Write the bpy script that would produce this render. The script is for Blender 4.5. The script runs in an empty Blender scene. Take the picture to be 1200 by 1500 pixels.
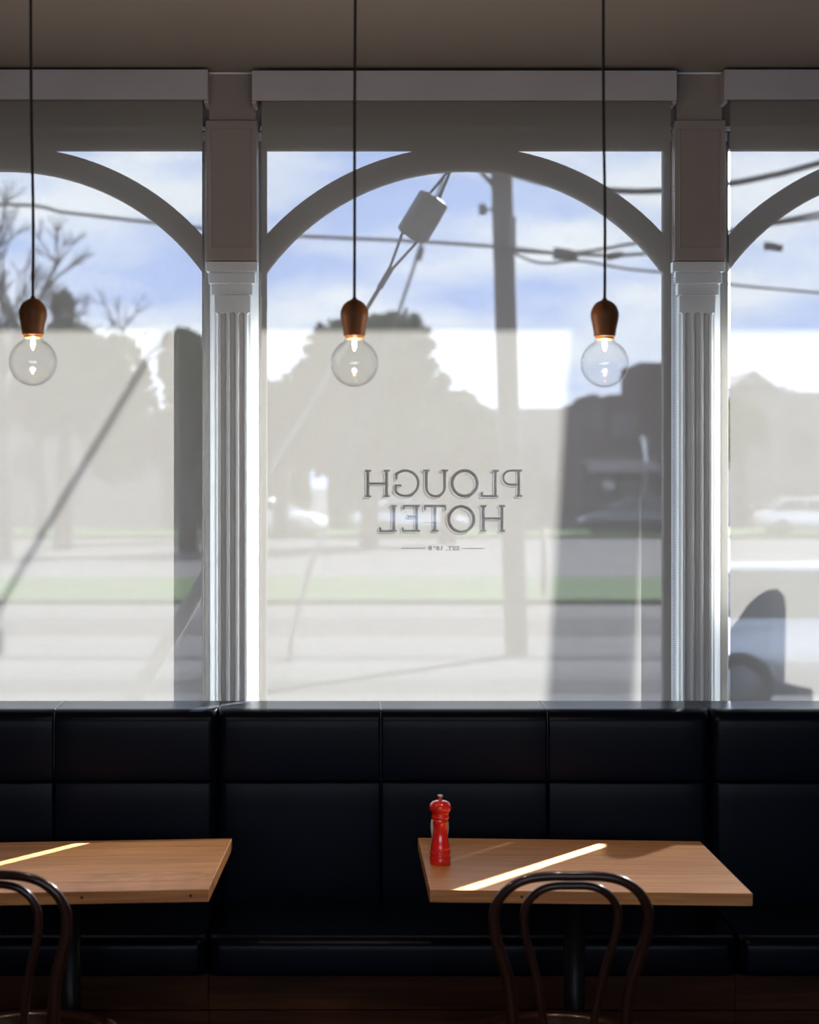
import bpy, bmesh, math, random
from mathutils import Vector, Matrix
random.seed(7)
R = math.radians
C = bpy.context.scene.collection
S = bpy.context.scene
# ------------------------------------------------------------------ camera
F_PX, VX, VY, CAMZ = 3177.0, 505.0, 697.0, 1.70
cam_d = bpy.data.cameras.new('camera'); cam = bpy.data.objects.new('camera', cam_d); C.objects.link(cam)
cam.location = (0, 0, CAMZ); cam.rotation_euler = (R(90), 0, 0)
cam_d.sensor_fit = 'HORIZONTAL'; cam_d.sensor_width = 36.0; cam_d.lens = F_PX * 36 / 1200
cam_d.shift_x = (600 - VX) / 1200; cam_d.shift_y = (VY - 750) / 1200
cam_d.dof.use_dof = True; cam_d.dof.focus_distance = 6.1; cam_d.dof.aperture_fstop = 5.0
cam_d.clip_end = 600
S.camera = cam
S.view_settings.view_transform = 'Standard'; S.view_settings.look = 'None'
S.view_settings.exposure = 0.0; S.view_settings.gamma = 1.0; S.view_settings.use_curve_mapping = False
# ------------------------------------------------------------------ sky: pale blue with soft cloud streaks
W = bpy.data.worlds.new('sky'); S.world = W; W.use_nodes = True
n = W.node_tree.nodes; l = W.node_tree.links; n.clear()
out = n.new('ShaderNodeOutputWorld'); bg = n.new('ShaderNodeBackground'); bg.inputs[1].default_value = 6.2
tc = n.new('ShaderNodeTexCoord'); mp = n.new('ShaderNodeMapping'); mp.inputs['Scale'].default_value = (5.0, 5.0, 17.0)
mp.inputs['Location'].default_value = (0.35, 0.0, 0.62)
nz = n.new('ShaderNodeTexNoise'); nz.inputs['Scale'].default_value = 1.6; nz.inputs['Detail'].default_value = 5; nz.inputs['Roughness'].default_value = 0.5
rp = n.new('ShaderNodeValToRGB'); rp.color_ramp.elements[0].position = 0.40; rp.color_ramp.elements[1].position = 0.60
rp.color_ramp.elements[0].color = (0.50, 0.63, 0.95, 1); rp.color_ramp.elements[1].color = (0.93, 0.97, 1.0, 1)
l.new(tc.outputs['Generated'], mp.inputs[0]); l.new(mp.outputs[0], nz.inputs['Vector']); l.new(nz.outputs['Fac'], rp.inputs[0])
l.new(rp.outputs[0], bg.inputs[0]); l.new(bg.outputs[0], out.inputs[0])
# ------------------------------------------------------------------ sun (travels left, towards the room and down)
SA, SB = 0.62, 0.69
sd = bpy.data.lights.new('sun', 'SUN'); sd.energy = 55; sd.angle = R(0.53); sd.color = (1.0, 0.97, 0.92)
sun = bpy.data.objects.new('sun', sd); C.objects.link(sun); sun.location = (12, 30, 14)
sun.rotation_euler = Vector((-SA, -1, -SB)).to_track_quat('-Z', 'Y').to_euler()

def at(px, py, Y):
    return Vector(((px - VX) * Y / F_PX, Y, CAMZ - (py - VY) * Y / F_PX))

# ------------------------------------------------------------------ materials
def mat(name, col, rough=0.5, metal=0.0, var=0.0, scale=(6, 6, 6), spec=0.5, bump=0.0, coat=0.0, col2=None):
    m = bpy.data.materials.new(name); m.use_nodes = True
    nt = m.node_tree; b = nt.nodes['Principled BSDF']
    b.inputs['Base Color'].default_value = (*col, 1); b.inputs['Roughness'].default_value = rough
    b.inputs['Metallic'].default_value = metal; b.inputs['Specular IOR Level'].default_value = spec
    b.inputs['Coat Weight'].default_value = coat; b.inputs['Coat Roughness'].default_value = 0.12
    if var or bump or col2:
        t = nt.nodes.new('ShaderNodeTexCoord'); mpn = nt.nodes.new('ShaderNodeMapping'); mpn.inputs['Scale'].default_value = scale
        z = nt.nodes.new('ShaderNodeTexNoise'); z.inputs['Scale'].default_value = 1.0; z.inputs['Detail'].default_value = 6
        nt.links.new(t.outputs['Object'], mpn.inputs[0]); nt.links.new(mpn.outputs[0], z.inputs['Vector'])
        if var or col2:
            r = nt.nodes.new('ShaderNodeValToRGB'); r.color_ramp.elements[0].position = 0.32; r.color_ramp.elements[1].position = 0.68
            c2 = col2 or tuple(min(1, c * (1 + var)) for c in col); c1 = col if col2 else tuple(c * (1 - var) for c in col)
            r.color_ramp.elements[0].color = (*c1, 1); r.color_ramp.elements[1].color = (*c2, 1)
            nt.links.new(z.outputs['Fac'], r.inputs[0]); nt.links.new(r.outputs[0], b.inputs['Base Color'])
        if bump:
            bp = nt.nodes.new('ShaderNodeBump'); bp.inputs['Strength'].default_value = bump; bp.inputs['Distance'].default_value = 0.004
            nt.links.new(z.outputs['Fac'], bp.inputs['Height']); nt.links.new(bp.outputs[0], b.inputs['Normal'])
    return m

def emit(name, col, s):
    m = bpy.data.materials.new(name); m.use_nodes = True; nt = m.node_tree; nt.nodes.clear()
    o = nt.nodes.new('ShaderNodeOutputMaterial'); e = nt.nodes.new('ShaderNodeEmission')
    e.inputs[0].default_value = (*col, 1); e.inputs[1].default_value = s; nt.links.new(e.outputs[0], o.inputs[0]); return m

def thin_glass(name, tint, gain=1.0, rim=None):
    m = bpy.data.materials.new(name); m.use_nodes = True; nt = m.node_tree; nt.nodes.clear()
    o = nt.nodes.new('ShaderNodeOutputMaterial'); mx = nt.nodes.new('ShaderNodeMixShader')
    f = nt.nodes.new('ShaderNodeLayerWeight'); f.inputs['Blend'].default_value = 0.5
    pw = nt.nodes.new('ShaderNodeMath'); pw.operation = 'POWER'; pw.inputs[1].default_value = 5.0
    ma = nt.nodes.new('ShaderNodeMath'); ma.operation = 'MULTIPLY_ADD'; ma.inputs[1].default_value = 0.75; ma.inputs[2].default_value = 0.045
    nt.links.new(f.outputs['Facing'], pw.inputs[0]); nt.links.new(pw.outputs[0], ma.inputs[0])
    g = nt.nodes.new('ShaderNodeBsdfGlossy'); g.inputs['Roughness'].default_value = 0.0
    t = nt.nodes.new('ShaderNodeBsdfTransparent'); t.inputs[0].default_value = (*tint, 1)
    k = nt.nodes.new('ShaderNodeMath'); k.operation = 'MULTIPLY'; k.inputs[1].default_value = gain; k.use_clamp = True
    nt.links.new(ma.outputs[0], k.inputs[0]); nt.links.new(k.outputs[0], mx.inputs[0])
    if rim:                                  # blown glass looks thicker where it turns edge-on
        pw2 = nt.nodes.new('ShaderNodeMath'); pw2.operation = 'POWER'; pw2.inputs[1].default_value = 4.0; nt.links.new(f.outputs['Facing'], pw2.inputs[0])
        mc = nt.nodes.new('ShaderNodeMix'); mc.data_type = 'RGBA'; mc.inputs[6].default_value = (*tint, 1); mc.inputs[7].default_value = (*rim, 1)
        nt.links.new(pw2.outputs[0], mc.inputs[0]); nt.links.new(mc.outputs[2], t.inputs[0])
    nt.links.new(t.outputs[0], mx.inputs[1]); nt.links.new(g.outputs[0], mx.inputs[2]); nt.links.new(mx.outputs[0], o.inputs[0]); return m

def blind_fabric():
    # open-weave sunscreen cloth: part open holes, part thread that scatters light to both sides
    m = bpy.data.materials.new('sunscreen_cloth'); m.use_nodes = True; nt = m.node_tree; nt.nodes.clear()
    N = nt.nodes.new; L = nt.links.new
    o = N('ShaderNodeOutputMaterial'); tcn = N('ShaderNodeTexCoord')
    fac = []
    for sc in ((25, 1, 420), (420, 1, 25)):
        mpn = N('ShaderNodeMapping'); mpn.inputs['Scale'].default_value = sc
        z = N('ShaderNodeTexNoise'); z.inputs['Scale'].default_value = 1.0; z.inputs['Detail'].default_value = 2
        L(tcn.outputs['Object'], mpn.inputs[0]); L(mpn.outputs[0], z.inputs['Vector']); fac.append(z.outputs['Fac'])
    ad = N('ShaderNodeMath'); ad.operation = 'ADD'; L(fac[0], ad.inputs[0]); L(fac[1], ad.inputs[1])
    def scaled(lo, hi, tint):
        r = N('ShaderNodeMapRange'); r.inputs['From Min'].default_value = 0.65; r.inputs['From Max'].default_value = 1.35
        r.inputs['To Min'].default_value = lo; r.inputs['To Max'].default_value = hi; L(ad.outputs[0], r.inputs[0])
        v = N('ShaderNodeVectorMath'); v.operation = 'SCALE'; v.inputs[0].default_value = tint; L(r.outputs[0], v.inputs['Scale']); return v.outputs[0]
    # the holes close up for slanting rays because the threads have thickness
    lw = N('ShaderNodeLayerWeight'); lw.inputs['Blend'].default_value = 0.5
    an = N('ShaderNodeMapRange'); an.inputs['From Min'].default_value = 0.045; an.inputs['From Max'].default_value = 0.42; an.inputs['To Min'].default_value = 1.0; an.inputs['To Max'].default_value = 0.0
    L(lw.outputs['Facing'], an.inputs[0]); pw = N('ShaderNodeMath'); pw.operation = 'POWER'; pw.inputs[1].default_value = 1.3; L(an.outputs[0], pw.inputs[0])
    ts = N('ShaderNodeVectorMath'); ts.operation = 'SCALE'; L(scaled(0.156, 0.122, (0.96, 0.985, 1.045)), ts.inputs[0]); L(pw.outputs[0], ts.inputs['Scale'])
    t = N('ShaderNodeBsdfTransparent'); L(ts.outputs[0], t.inputs[0])
    tr = N('ShaderNodeBsdfTranslucent'); L(scaled(0.033, 0.041, (1.0, 0.985, 0.945)), tr.inputs[0])
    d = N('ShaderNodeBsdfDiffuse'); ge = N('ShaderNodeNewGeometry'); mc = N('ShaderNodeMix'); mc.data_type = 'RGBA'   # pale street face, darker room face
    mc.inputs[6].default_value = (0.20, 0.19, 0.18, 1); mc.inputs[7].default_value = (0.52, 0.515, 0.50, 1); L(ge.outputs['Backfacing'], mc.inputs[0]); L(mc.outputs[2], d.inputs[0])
    a1 = N('ShaderNodeAddShader'); a2 = N('ShaderNodeAddShader')
    L(t.outputs[0], a1.inputs[0]); L(tr.outputs[0], a1.inputs[1]); L(a1.outputs[0], a2.inputs[0]); L(d.outputs[0], a2.inputs[1])
    L(a2.outputs[0], o.inputs[0]); return m

M = dict(
    wall=mat('painted_wall', (0.24, 0.21, 0.195), 0.75, var=0.04, scale=(3, 3, 3)),
    ceiling=mat('ceiling_paint', (0.255, 0.23, 0.215), 0.8, var=0.03, scale=(2, 2, 2)),
    white=mat('white_gloss_paint', (0.60, 0.64, 0.68), 0.45, var=0.03, scale=(8, 8, 8)),
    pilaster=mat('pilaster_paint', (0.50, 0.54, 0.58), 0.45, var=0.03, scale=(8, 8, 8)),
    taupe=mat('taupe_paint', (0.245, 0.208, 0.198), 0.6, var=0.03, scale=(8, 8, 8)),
    bead=mat('bead_paint', (0.40, 0.395, 0.38), 0.5, var=0.04, scale=(9, 9, 9)),
    headboard=mat('headboard_paint', (0.15, 0.135, 0.12), 0.6, var=0.05, scale=(5, 5, 5)),
    frame=mat('frame_paint', (0.15, 0.147, 0.14), 0.5, var=0.04, scale=(9, 9, 9)),
    pelmet=mat('pelmet_paint', (0.40, 0.385, 0.42), 0.55, var=0.05, scale=(5, 5, 9)),
    glass=thin_glass('window_glass', (0.96, 0.975, 0.97)),
    bulbglass=thin_glass('bulb_glass', (0.98, 0.98, 0.975), 1.2, (0.42, 0.43, 0.46)),
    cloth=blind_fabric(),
    vinylprint=mat('dark_vinyl_print', (0.03, 0.03, 0.035), 0.6),
    chain=mat('bead_chain_metal', (0.32, 0.33, 0.35), 0.35, 0.6),
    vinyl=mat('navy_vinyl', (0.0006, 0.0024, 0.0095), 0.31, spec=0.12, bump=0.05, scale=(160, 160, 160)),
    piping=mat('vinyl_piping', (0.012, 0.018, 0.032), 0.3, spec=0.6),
    plinth=mat('plinth_timber', (0.032, 0.010, 0.003), 0.6, scale=(3, 40, 40), spec=0.15, col2=(0.085, 0.030, 0.010)),
    oak=mat('table_timber', (0.40, 0.145, 0.034), 0.42, scale=(3, 75, 75), col2=(0.68, 0.30, 0.085), coat=0.06),
    oak2=mat('table_timber_light', (0.46, 0.175, 0.042), 0.42, scale=(4, 90, 90), col2=(0.72, 0.33, 0.10), coat=0.06),
    screw=mat('dark_hole', (0.03, 0.02, 0.015), 0.7),
    iron=mat('black_iron', (0.012, 0.012, 0.014), 0.45, 0.3),
    bentwood=mat('bentwood_stain', (0.022, 0.007, 0.005), 0.28, scale=(20, 20, 4), col2=(0.046, 0.015, 0.010), coat=0.4),
    red=mat('red_lacquer', (0.88, 0.022, 0.016), 0.16, coat=0.8),
    steel=mat('polished_steel', (0.75, 0.75, 0.76), 0.2, 1.0),
    ceramic=mat('white_ceramic', (0.80, 0.79, 0.76), 0.25),
    cord=mat('black_cord', (0.012, 0.010, 0.010), 0.7),
    lampwood=mat('lamp_timber', (0.15, 0.050, 0.015), 0.5, scale=(60, 60, 8), spec=0.3, col2=(0.23, 0.082, 0.026)),
    brass=mat('lamp_cap', (0.55, 0.32, 0.12), 0.3, 1.0),
    glow=emit('filament_glow', (1.0, 0.62, 0.28), 45),
    floor=mat('floor_timber', (0.10, 0.045, 0.02), 0.45, scale=(40, 3, 3), col2=(0.16, 0.08, 0.04)),
    asphalt=mat('asphalt', (0.042, 0.043, 0.047), 0.9, spec=0.08, scale=(0.02, 0.35, 1), col2=(0.068, 0.069, 0.074)),
    road_shade=mat('asphalt_shade', (0.022, 0.023, 0.026), 0.9, spec=0.08, var=0.2, scale=(0.3, 1, 1)),  # darker road colour, painted shade for the shadow bands
    concrete=mat('concrete', (0.13, 0.13, 0.13), 0.9, spec=0.08, var=0.1, scale=(1, 1, 1)),
    grass=mat('grass', (0.012, 0.042, 0.004), 0.9, spec=0.08, scale=(1.2, 1.2, 1.2), col2=(0.024, 0.066, 0.008)),
    pole=mat('weathered_pole', (0.10, 0.085, 0.075), 0.9, var=0.25, scale=(9, 9, 1)),
    wire=mat('galvanised_wire', (0.10, 0.10, 0.11), 0.6, 0.4),
    cable=mat('black_cable', (0.02, 0.02, 0.022), 0.7),
    insul=mat('glazed_porcelain', (0.09, 0.086, 0.085), 0.5, var=0.2, scale=(12, 12, 12)),
    guard=mat('grey_guard_tube', (0.16, 0.155, 0.15), 0.7),
    leaf=mat('dark_leaf', (0.022, 0.040, 0.014), 0.8, spec=0.08, scale=(2, 2, 2), col2=(0.045, 0.070, 0.022)),
    bark=mat('bark', (0.06, 0.05, 0.042), 0.9, var=0.2, scale=(6, 6, 2)),
    brick=mat('brown_brick_far', (0.085, 0.065, 0.06), 0.9, spec=0.08, var=0.2, scale=(3, 3, 8)),
    render=mat('grey_render_far', (0.20, 0.19, 0.19), 0.9, spec=0.08, var=0.08, scale=(1, 1, 1)),
    roof=mat('metal_roof', (0.18, 0.16, 0.16), 0.5, var=0.1, scale=(4, 1, 1)),
    darkglass=mat('dark_glazing', (0.02, 0.025, 0.03), 0.12),
    signw=mat('white_sign', (0.85, 0.85, 0.85), 0.5),
    silver=mat('silver_car_paint', (0.42, 0.46, 0.52), 0.28, 0.5, coat=0.6),
    whitecar=mat('white_car_paint', (0.72, 0.72, 0.72), 0.3, coat=0.6),
    darkcar=mat('dark_car_paint', (0.05, 0.055, 0.07), 0.25, 0.3, coat=0.6),
    tyre=mat('tyre_rubber', (0.015, 0.015, 0.016), 0.85),
    rim=mat('alloy_rim', (0.42, 0.42, 0.44), 0.35, 0.8),
    lamp=mat('headlamp_lens', (0.85, 0.85, 0.85), 0.1),
    redlamp=mat('tail_lamp', (0.4, 0.02, 0.02), 0.2),
)

# ------------------------------------------------------------------ mesh helpers
def link(name, me, m, parent=None, smooth=False):
    me.name = name
    o = bpy.data.objects.new(name, me); C.objects.link(o)
    if m: me.materials.append(M[m] if isinstance(m, str) else m)
    if parent: o.parent = parent
    if smooth:
        for p in me.polygons: p.use_smooth = True
    return o

def build(name, bm, m, parent=None, smooth=False):
    bmesh.ops.recalc_face_normals(bm, faces=bm.faces)
    me = bpy.data.meshes.new(name); bm.to_mesh(me); bm.free()
    return link(name, me, m, parent, smooth)

def empty(name, loc=(0, 0, 0), rz=0.0):
    o = bpy.data.objects.new(name, None); C.objects.link(o); o.location = loc; o.rotation_euler = (0, 0, rz)
    o.empty_display_size = 0.05; return o

def tag(o, label=None, cat=None, group=None, kind=None):
    if label: o['label'] = label
    if cat: o['category'] = cat
    if group: o['group'] = group
    if kind: o['kind'] = kind
    return o

def box(bm, x0, x1, y0, y1, z0, z1, bev=0.0, seg=2):
    vs = [bm.verts.new((x, y, z)) for z in (z0, z1) for x, y in ((x0, y0), (x1, y0), (x1, y1), (x0, y1))]
    fs = [bm.faces.new([vs[i] for i in q]) for q in ((3, 2, 1, 0), (4, 5, 6, 7), (0, 1, 5, 4), (1, 2, 6, 5), (2, 3, 7, 6), (3, 0, 4, 7))]
    if bev:
        es = set(e for f in fs for e in f.edges)
        bmesh.ops.bevel(bm, geom=list(es), offset=bev, segments=seg, affect='EDGES', profile=0.5)
    return bm

def bxo(name, d, m, parent=None, bev=0.0, seg=2, smooth=False):
    return build(name, box(bmesh.new(), *d, bev=bev, seg=seg), m, parent, smooth)

def lathe(bm, prof, n=24, loc=(0, 0, 0), cap=True):
    rings = []
    for r, z in prof:
        if r < 1e-6: rings.append([bm.verts.new((loc[0], loc[1], loc[2] + z))])
        else: rings.append([bm.verts.new((loc[0] + r * math.cos(2 * math.pi * i / n), loc[1] + r * math.sin(2 * math.pi * i / n), loc[2] + z)) for i in range(n)])
    for a, b in zip(rings, rings[1:]):
        for i in range(n):
            j = (i + 1) % n
            if len(a) == 1 and len(b) == 1: continue
            if len(a) == 1: bm.faces.new((a[0], b[j], b[i]))
            elif len(b) == 1: bm.faces.new((a[i], a[j], b[0]))
            else: bm.faces.new((a[i], a[j], b[j], b[i]))
    if cap:
        for r in (rings[0], rings[-1]):
            if len(r) > 2: bm.faces.new(r)
    return bm

def tube(bm, pts, rad, n=10, closed=False):
    pts = [Vector(p) for p in pts]; k = len(pts)
    rads = rad if isinstance(rad, (list, tuple)) else [rad] * k
    rings = []; up = None
    for i, p in enumerate(pts):
        a = pts[(i - 1) % k] if (closed or i > 0) else p
        b = pts[(i + 1) % k] if (closed or i < k - 1) else p
        d = (b - a).normalized()
        if up is None: up = d.orthogonal().normalized()
        up = (up - d * up.dot(d)).normalized(); s = d.cross(up)
        rings.append([bm.verts.new(p + rads[i] * (math.cos(2 * math.pi * j / n) * up + math.sin(2 * math.pi * j / n) * s)) for j in range(n)])
    for i in range(k if closed else k - 1):
        a, b = rings[i], rings[(i + 1) % k]
        for j in range(n): bm.faces.new((a[j], a[(j + 1) % n], b[(j + 1) % n], b[j]))
    if not closed: bm.faces.new(rings[0][::-1]); bm.faces.new(rings[-1])
    return bm

def spline(pts, n=6):
    pts = [Vector(p) for p in pts]; o = []
    for i in range(len(pts) - 1):
        p0 = pts[max(i - 1, 0)]; p1 = pts[i]; p2 = pts[i + 1]; p3 = pts[min(i + 2, len(pts) - 1)]
        for k in range(n):
            t = k / n
            o.append(0.5 * ((2 * p1) + (p2 - p0) * t + (2 * p0 - 5 * p1 + 4 * p2 - p3) * t * t + (3 * p1 - p0 - 3 * p2 + p3) * t ** 3))
    o.append(pts[-1]); return o

def prism(bm, poly, y0, y1):
    """polygon in (x, z) pushed from y0 to y1"""
    a = [bm.verts.new((x, y0, z)) for x, z in poly]; b = [bm.verts.new((x, y1, z)) for x, z in poly]; k = len(poly)
    bm.faces.new(a); bm.faces.new(b[::-1])
    for i in range(k): bm.faces.new((a[i], b[i], b[(i + 1) % k], a[(i + 1) % k]))
    return bm

def arc_band(bm, cx, cz, r0, r1, a0, a1, y0, y1, n=40):
    for i in range(n):
        t0 = a0 + (a1 - a0) * i / n; t1 = a0 + (a1 - a0) * (i + 1) / n
        q = [(cx + r * math.cos(t), cz + r * math.sin(t)) for r, t in ((r0, t0), (r1, t0), (r1, t1), (r0, t1))]
        prism(bm, q, y0, y1)
    bmesh.ops.remove_doubles(bm, verts=bm.verts, dist=1e-5)
    return bm

def copy_tree(o, parent=None):
    c = o.copy(); C.objects.link(c); c.parent = parent
    for ch in [x for x in bpy.data.objects if x.parent == o]: copy_tree(ch, c)
    return c

# ------------------------------------------------------------------ room shell
RX0, RX1, RY0, YW0, YW1, CEIL = -3.6, 4.4, -3.0, 6.400, 6.445, 2.883
BAYC, PER, HALF = 0.3555, 1.3620, 0.5865          # bay centre, spacing, half opening
ZSILL, ZHEAD = 0.80, 2.667
tag(bxo('floor', (RX0, RX1, RY0, YW1, -0.10, 0.0), 'floor'), 'dark timber floor under the tables', 'floor', kind='structure')
tag(bxo('ceiling', (RX0, RX1, RY0, YW1, CEIL, CEIL + 0.12), 'ceiling'), 'plain warm grey painted ceiling', 'ceiling', kind='structure')
tag(bxo('wall_left', (RX0 - 0.12, RX0, RY0, YW1, -0.1, CEIL + 0.12), 'wall'), 'plain side wall of the dining room', 'wall', kind='structure')
tag(bxo('wall_right', (RX1, RX1 + 0.12, RY0, YW1, -0.1, CEIL + 0.12), 'wall'), 'plain side wall opposite', 'wall', kind='structure')
# rear wall behind the photographer, with an unseen window added as fill light
bm = bmesh.new()
box(bm, RX0, RX1, RY0 - 0.12, RY0, -0.1, 1.3); box(bm, RX0, RX1, RY0 - 0.12, RY0, 2.3, CEIL + 0.12)
box(bm, RX0, -2.2, RY0 - 0.12, RY0, 1.3, 2.3); box(bm, 3.0, RX1, RY0 - 0.12, RY0, 1.3, 2.3)
tag(build('wall_back', bm, 'wall'), 'rear wall with a window added for fill light', 'wall', kind='structure')
w = tag(empty('fill_window', (0.4, RY0 - 0.06, 1.3)), 'unseen window added in the rear wall for fill light', 'window', kind='structure')
bxo('fill_window_pane', (-2.6, 2.6, -0.004, 0.004, 0.0, 1.0), 'glass', w)
# street wall: sill wall, head wall and piers (thin timber shopfront)
bm = bmesh.new()
xs = [(BAYC + (i * PER) - HALF, BAYC + (i * PER) + HALF) for i in (-1, 0, 1)]
box(bm, RX0, RX1, YW0, YW1, -0.6, ZSILL); box(bm, RX0, RX1, YW0 + 0.004, YW1, ZHEAD, 3.62)
edges = [RX0] + [v for p in xs for v in p] + [RX1]
for a, b in zip(edges[0::2], edges[1::2]): box(bm, a, b, YW0, YW1, ZSILL, ZHEAD)
tag(build('wall_front', bm, 'white'), 'white painted timber shopfront wall around the arched windows', 'wall', kind='structure')
for k, i in enumerate((-1, 0, 1)):
    tag(bxo('trim_%d' % (4 + k), (BAYC + i * PER - HALF - 0.03, BAYC + i * PER + HALF + 0.03, YW0 - 0.006, YW0 + 0.0035, ZHEAD + 0.0465, CEIL - 0.012), 'headboard'), 'dark head board above an arched window', 'trim', 'head boards above the arched windows', 'structure')
# thin bead where the wall meets the ceiling
tag(bxo('trim_3', (RX0, RX1, YW0 - 0.055, YW0, CEIL - 0.008, CEIL - 0.002), 'white'), 'thin pale bead between ceiling and window wall', 'trim', kind='structure')

# ------------------------------------------------------------------ arched windows
AR_IN, AR_OUT, AR_CZ = 0.7200, 0.7890, 1.882
def window(name, cx, label):
    w = tag(empty(name, (cx, YW0, ZSILL)), label, 'window', kind='structure')
    zc = AR_CZ - ZSILL; zh = ZHEAD - ZSILL
    for s in (-1, 1):
        x0, x1 = sorted((s * (HALF - 0.001), s * (HALF + 0.022)))
        bxo('stile', (x0, x1, -0.002, 0.0445, 0, zh + 0.02), 'frame', w, bev=0.002)
    bxo('head_rail', (-HALF, HALF, -0.010, 0.0445, zh - 0.004, zh + 0.045), 'frame', w, bev=0.003)
    bxo('head_bead', (-HALF - 0.02, HALF + 0.02, -0.020, -0.0005, zh + 0.050, zh + 0.062), 'bead', w, bev=0.002)
    bxo('sill_rail', (-HALF, HALF, -0.010, 0.0445, 0, 0.05), 'frame', w, bev=0.003)
    a = math.asin((HALF - 0.001) / AR_OUT); b = math.asin((HALF - 0.001) / AR_IN); h = math.pi / 2
    # the arch: outer band and a stepped inner bead, both clipped at the stiles
    def band(nm, r0, r1, y0, y1, mt='frame'):
        bm = bmesh.new(); n = 48; pi_, po = [], []
        for k in range(n + 1):
            u = -1 + 2 * k / n
            for r, lst in ((r0, pi_), (r1, po)):
                t = u * math.asin(min(1, (HALF - 0.001) / r)); lst.append((r * math.sin(t), zc + r * math.cos(t)))
        for k in range(n): prism(bm, [pi_[k], po[k], po[k + 1], pi_[k + 1]], y0, y1)
        bmesh.ops.remove_doubles(bm, verts=bm.verts, dist=1e-5)
        return build(nm, bm, mt, w)
    band('arch_band', AR_IN + 0.016, AR_OUT, -0.010, 0.044)
    band('arch_bead', AR_IN + 0.007, AR_IN + 0.018, 0.0, 0.044)
    band('arch_inner_bead', AR_IN, AR_IN + 0.008, 0.012, 0.044, 'bead')
    # panes: one under the arch and one in each spandrel
    rm = (AR_IN + AR_OUT) / 2; n = 40; g = 0.028
    arcp = []
    for k in range(n + 1):
        t = (-1 + 2 * k / n) * math.asin((HALF - 0.001) / rm); arcp.append((rm * math.sin(t), zc + rm * math.cos(t)))
    me = bpy.data.meshes.new('pane'); pts = [(-HALF, 0.0)] + arcp + [(HALF, 0.0)]
    me.from_pydata([(x, g, z) for x, z in pts], [], [list(range(len(pts)))]); pane = link('pane', me, 'glass', w)
    for s in (-1, 1):
        half = [p for p in arcp if p[0] * s > 0.12]; half.sort(key=lambda p: abs(p[0]))
        pts = half + [(s * HALF, zh), (half[0][0], zh)]
        me = bpy.data.meshes.new('spandrel_pane'); me.from_pydata([(x, g, z) for x, z in pts], [], [list(range(len(pts)))]); link('spandrel_pane', me, 'glass', w)
    return w, pane
window('window_1', BAYC - PER, 'arched window with a bare tree beyond its glass')
win2, pane2 = window('window_2', BAYC, 'arched window with mirrored lettering on its glass')
window('window_3', BAYC + PER, 'arched window with a car parked beyond its glass')

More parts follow.
